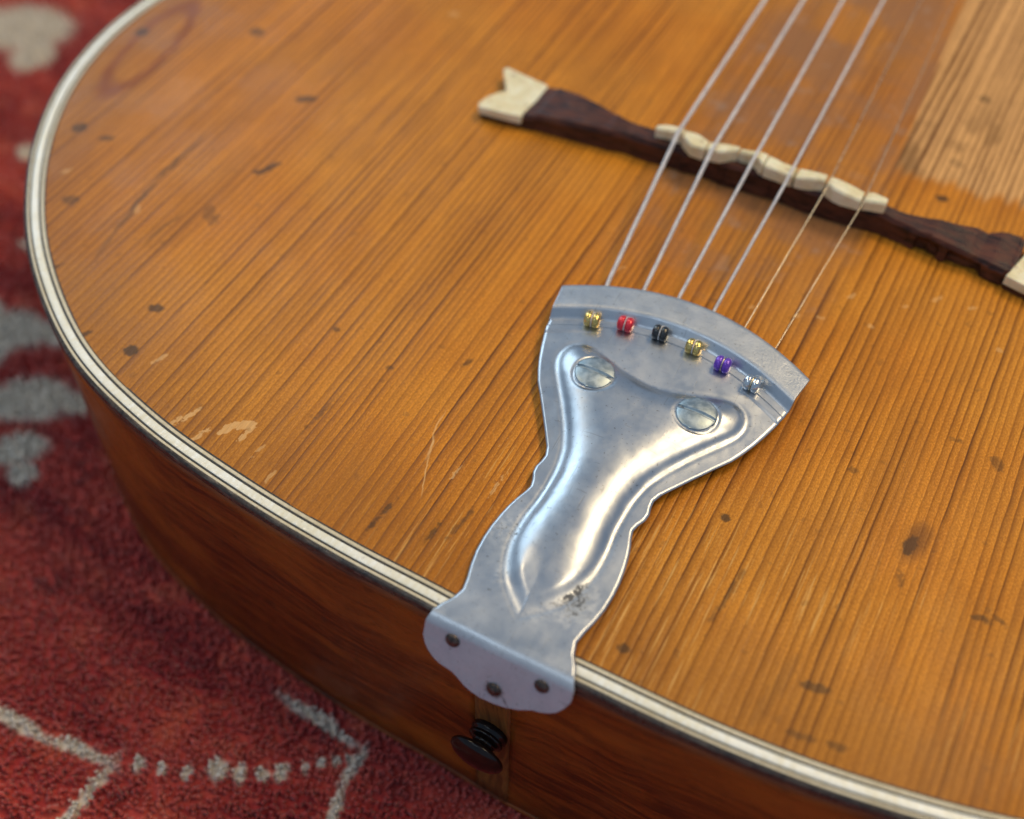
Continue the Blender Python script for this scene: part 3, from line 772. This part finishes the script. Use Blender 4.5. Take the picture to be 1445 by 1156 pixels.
tip([(-67.0, 135.2), (-71.5, 134.6), (-78.6, 133.9), (-79.6, 135.2), (-79.0, 138.4), (-77.2, 141.6), (-75.6, 143.6), (-77.2, 146.2), (-79.2, 149.0), (-80.9, 151.8), (-80.2, 153.0), (-74, 151.9), (-67.9, 150.9), (-66.4, 150.4), (-66.2, 143)], 4.25, 3.9, "forked pale bone tip at the bass end of the bridge")
tip([(59.2, 137.6), (63.5, 136.6), (71.6, 135.6), (72.8, 136.6), (72.3, 139.8), (70.4, 143.2), (68.9, 145.2), (70.4, 147.8), (72.4, 150.6), (73.9, 153.6), (73.2, 155.0), (67, 154.0), (61.4, 152.8), (61.6, 147.0)], 4.25, 3.9, "forked pale bone tip at the treble end of the bridge")

# saddle: separate compensated bone pieces, stepped to and fro
SFX = [-32, -27.4, -24.5, -21.3, -17.8, -13.2, -10.3, -6, -2.5, 2.8, 7.1, 13, 16.2, 22.4, 28.2]
SFY = [141.2, 142.0, 141.8, 139.3, 139.5, 139.9, 142.3, 142.3, 139.7, 139.6, 139.8, 141.6, 140.1, 140.2, 141.6]
SBX = [-32, -30, -27.5, -21, -17.7, -13, -7.3, -4.7, 2, 4.7, 12.3, 13.8, 17.7, 22.4, 24.3, 28.2]
SBY = [142.6, 143.9, 144.3, 144.2, 142.6, 143.8, 143.9, 144.5, 143.4, 143.6, 143.9, 144.4, 144.3, 143.7, 144.3, 143.6]
CUT = [-32.0, -24.7, -17.6, -9.9, -2.6, 5.2, 12.9, 22.6, 28.3]
for c0, c1 in zip(CUT[:-1], CUT[1:]):
    gap = .38 if c1 in (12.9, 22.6) or c0 in (12.9, 22.6) else .18
    x0, x1 = c0 + gap, c1 - gap
    tz = float(rng.uniform(-.45, .45)); ty_ = float(rng.uniform(-.4, .4))
    def sec_s(x, x0=x0, x1=x1, tz=tz, ty_=ty_):
        t = (x - x0) / (x1 - x0)
        z = 9.9 + .5 * (1 - (x / 30) ** 2) + tz * (2 * t - 1) - .10 * (2 * t - 1) ** 8 + .12 * float(np.interp(x * 1.3, CHX, CHF))
        a = float(np.interp(x, SFX, SFY)) + ty_; b = float(np.interp(x, SBX, SBY)) + ty_ * .6
        zl = 6.6 + .45 * float(np.interp(x * 1.7 % 60, CHX, CHJ))
        return [(a, zl), (a - .05, z - .5), (a + .4, z), (b - .4, z + .05), (b, z - .4), (b, zl)]
    block("saddle_piece", list(np.linspace(x0, x1, 5)), sec_s, M_BONE, bridge, None, .10)

# ------------------------------------------------------------------ strings with ball ends
beads = [(-19.0, 77.9), (-11.9, 80.2), (-4.0, 81.4), (4.1, 81.1), (11.5, 79.5), (19.0, 77.4)]
exits = [(-21.3, 91.8), (-13.1, 94.4), (-5.0, 95.6), (3.6, 95.4), (11.6, 93.6), (19.8, 90.4)]
sadd = [(-25.7, 141.1), (-15.8, 139.5), (-5.4, 139.2), (4.3, 138.6), (13.6, 139.5), (23.0, 138.8)]
far = [(-25.8, 202), (-16.4, 207.2), (-6.9, 212.4), (3.0, 217.9), (12.1, 223.0), (20.2, 227.4)]
rad = [.54, .49, .44, .39, .13, .105]
kinds = ['brass', 'red', 'black', 'brass', 'purple', 'silver']
thick = ["thickest wound bass string", "second thickest wound string", "third wound string", "thinnest wound string", "plain unwound string", "thinnest plain treble string"]
balllab = ["brass ball end of the thickest string", "red ball end", "black ball end", "brass ball end between the black and purple ones", "purple ball end", "silver ball end"]
for i in range(6):
    bxx, by = beads[i]; ex, ey = exits[i]; sx, sy = sadd[i]; fx_, fy = far[i]; r = rad[i]
    zb = zp(by) - .55 + 1.75 + .1; sz = 10.35 + r * .6
    dirv = Vector((ex - bxx, ey - by, 0)).normalized()
    d2 = Vector((fx_ - sx, fy - sy, 14.2 - sz)); k = (372 - sy) / d2.y
    pts = [(bxx + dirv.x * 1.2, by + dirv.y * 1.2, zb - .5), (bxx + dirv.x * 3.2, by + dirv.y * 3.2, zp(by) + .25), (ex - dirv.x, ey - dirv.y, 4.05), (ex, ey, 4.1), (sx - dirv.x, sy - 1.6, sz - .25), (sx, sy, sz), (sx + d2.x * .03, sy + d2.y * .03, sz + d2.z * .03)]
    pts += [tuple(Vector((sx, sy, sz)) + d2 * k * q) for q in (.25, .5, .75, 1.0)]
    V, F = tube(pts, r, 12)
    # wire loop round the ball end
    perp = Vector((dirv.y, -dirv.x, 0))
    loop = [Vector((bxx, by, zb)) + (dirv * math.cos(a) + Vector((0, 0, 1)) * math.sin(a)) * 1.56 for a in np.linspace(0, 2 * math.pi, 22)]
    V2, F2 = tube(loop, .14, 8); o0 = len(V); V += V2; F += [tuple(a + o0 for a in f) for f in F2]
    st = obj("string", V, F, M_WOUND if i < 4 else M_PLAIN, guitar, True, label=thick[i])
    Lh = 1.75
    V, F = lathe([(-Lh, .5), (-Lh, 1.2), (-Lh + .3, 1.6), (-.85, 1.78), (-.36, 1.72), (-.22, 1.45), (.22, 1.45), (.36, 1.72), (.85, 1.78), (Lh - .3, 1.6), (Lh, 1.2), (Lh, .5)], (bxx, by, zb), perp, 24)
    obj("ball_end", V, F, BALL[kinds[i]], st, True, label=balllab[i])

# fingerboard end that carries the strings beyond the frame
V = [(x, y, z) for z in (.02, 11.5) for x, y in ((-27, 330), (27, 330), (26, 425), (-26, 425))]
obj("fingerboard", V, [(3, 2, 1, 0), (4, 5, 6, 7), (0, 1, 5, 4), (1, 2, 6, 5), (2, 3, 7, 6), (3, 0, 4, 7)], M_FRET, guitar, False, mods=(bevel(1.0),))

# ------------------------------------------------------------------ end pin
ax = Vector((-.04, -1, -.06))
V, F = lathe([(-1, 4.1), (.5, 4.2), (.9, 4.1), (1.1, 3.7), (1.35, 3.7), (1.6, 4.0), (2.1, 3.9), (2.4, 3.2), (2.8, 2.6), (3.6, 2.6), (4.1, 3.3), (4.5, 5.0), (4.9, 6.0), (5.4, 6.3), (6.0, 6.1), (6.7, 5.2), (7.2, 3.8), (7.6, 2.0), (7.7, .3)],
             (-2.3, -.6, -40.0), ax, 40)
obj("end_pin", V, F, M_PIN, guitar, True, label="glossy black strap pin on the end strip")

# ------------------------------------------------------------------ rug
RZ = -76.6
rug = empty("rug", Vector((0, .1, RZ * MM - .004)))
rug['kind'] = 'structure'; rug['label'] = "red wool rug with cream line pattern under the guitar"
nx_, ny_ = 180, 180
gx, gy = np.meshgrid(np.linspace(-620, 620, nx_), np.linspace(-320, 720, ny_))
gz = RZ - 2.4 + .25 * np.sin(gx * .21) * np.sin(gy * .17)
me = bpy.data.meshes.new("rug_base")
def rug_obj(name, verts, faces, smooth):
    me = bpy.data.meshes.new(name)
    v = np.asarray(verts, np.float32) * MM; f = np.asarray(faces, np.int32)
    me.vertices.add(len(v)); me.vertices.foreach_set('co', v.ravel())
    me.loops.add(f.size); me.loops.foreach_set('vertex_index', f.ravel())
    me.polygons.add(len(f)); me.polygons.foreach_set('loop_start', np.arange(len(f)) * f.shape[1]); me.polygons.foreach_set('loop_total', np.full(len(f), f.shape[1]))
    me.polygons.foreach_set('use_smooth', np.full(len(f), smooth))
    me.materials.append(M_RUG); me.update(calc_edges=True); me.validate()
    o = bpy.data.objects.new(name, me); COL.objects.link(o); o.parent = rug; o.location = -rug.location
    return o
rug_obj("weave", np.c_[gx.ravel(), gy.ravel(), gz.ravel()], grid_faces(ny_, nx_), True)
# wool tufts where the rug shows beside the body
tx, ty = np.meshgrid(np.arange(-380, 60, 1.45), np.arange(-110, 300, 1.45))
tx = tx.ravel() + rng.uniform(-.7, .7, tx.size); ty = ty.ravel() + rng.uniform(-.7, .7, ty.size); tk = np.ones(tx.size)
ox_, oy_ = np.meshgrid(np.arange(-520, 520, 2.5), np.arange(-260, 560, 2.5))
ox_ = ox_.ravel() + rng.uniform(-1.1, 1.1, ox_.size); oy_ = oy_.ravel() + rng.uniform(-1.1, 1.1, oy_.size)
m_ = (ox_ < -380) | (ox_ > 60) | (oy_ < -110) | (oy_ > 300)
tx = np.r_[tx, ox_[m_]]; ty = np.r_[ty, oy_[m_]]; tk = np.r_[tk, np.full(int(m_.sum()), 1.75)]       # coarser further out
inb = poly_dist(tx, ty, OUT[::4]) > 6
keep = ~inb
tx, ty, tk = tx[keep], ty[keep], tk[keep]
nt = len(tx)
lean = rng.normal(0, .6, (nt, 2)) + [.5, -.5]
ht = rng.uniform(2.6, 3.5, nt); ang = rng.uniform(0, 6.28, nt); rr = rng.uniform(.55, .85, nt) * tk
verts = np.zeros((nt, 7, 3))
for k in range(3):
    a = ang + k * 2.094
    verts[:, k, 0] = tx + np.cos(a) * rr; verts[:, k, 1] = ty + np.sin(a) * rr; verts[:, k, 2] = RZ - 2.6
    verts[:, 3 + k, 0] = tx + lean[:, 0] * .6 + np.cos(a + .4) * rr * .85; verts[:, 3 + k, 1] = ty + lean[:, 1] * .6 + np.sin(a + .4) * rr * .85; verts[:, 3 + k, 2] = RZ - 2.6 + ht * .72
verts[:, 6, 0] = tx + lean[:, 0]; verts[:, 6, 1] = ty + lean[:, 1]; verts[:, 6, 2] = RZ - 2.6 + ht
base = (np.arange(nt) * 7)[:, None, None]
tri = np.array([(0, 1, 4), (0, 4, 3), (1, 2, 5), (1, 5, 4), (2, 0, 3), (2, 3, 5), (3, 4, 6), (4, 5, 6), (5, 3, 6)])
pile = rug_obj("pile", verts.reshape(-1, 3), (base + tri[None]).reshape(-1, 3), True)
pile['kind'] = 'stuff'
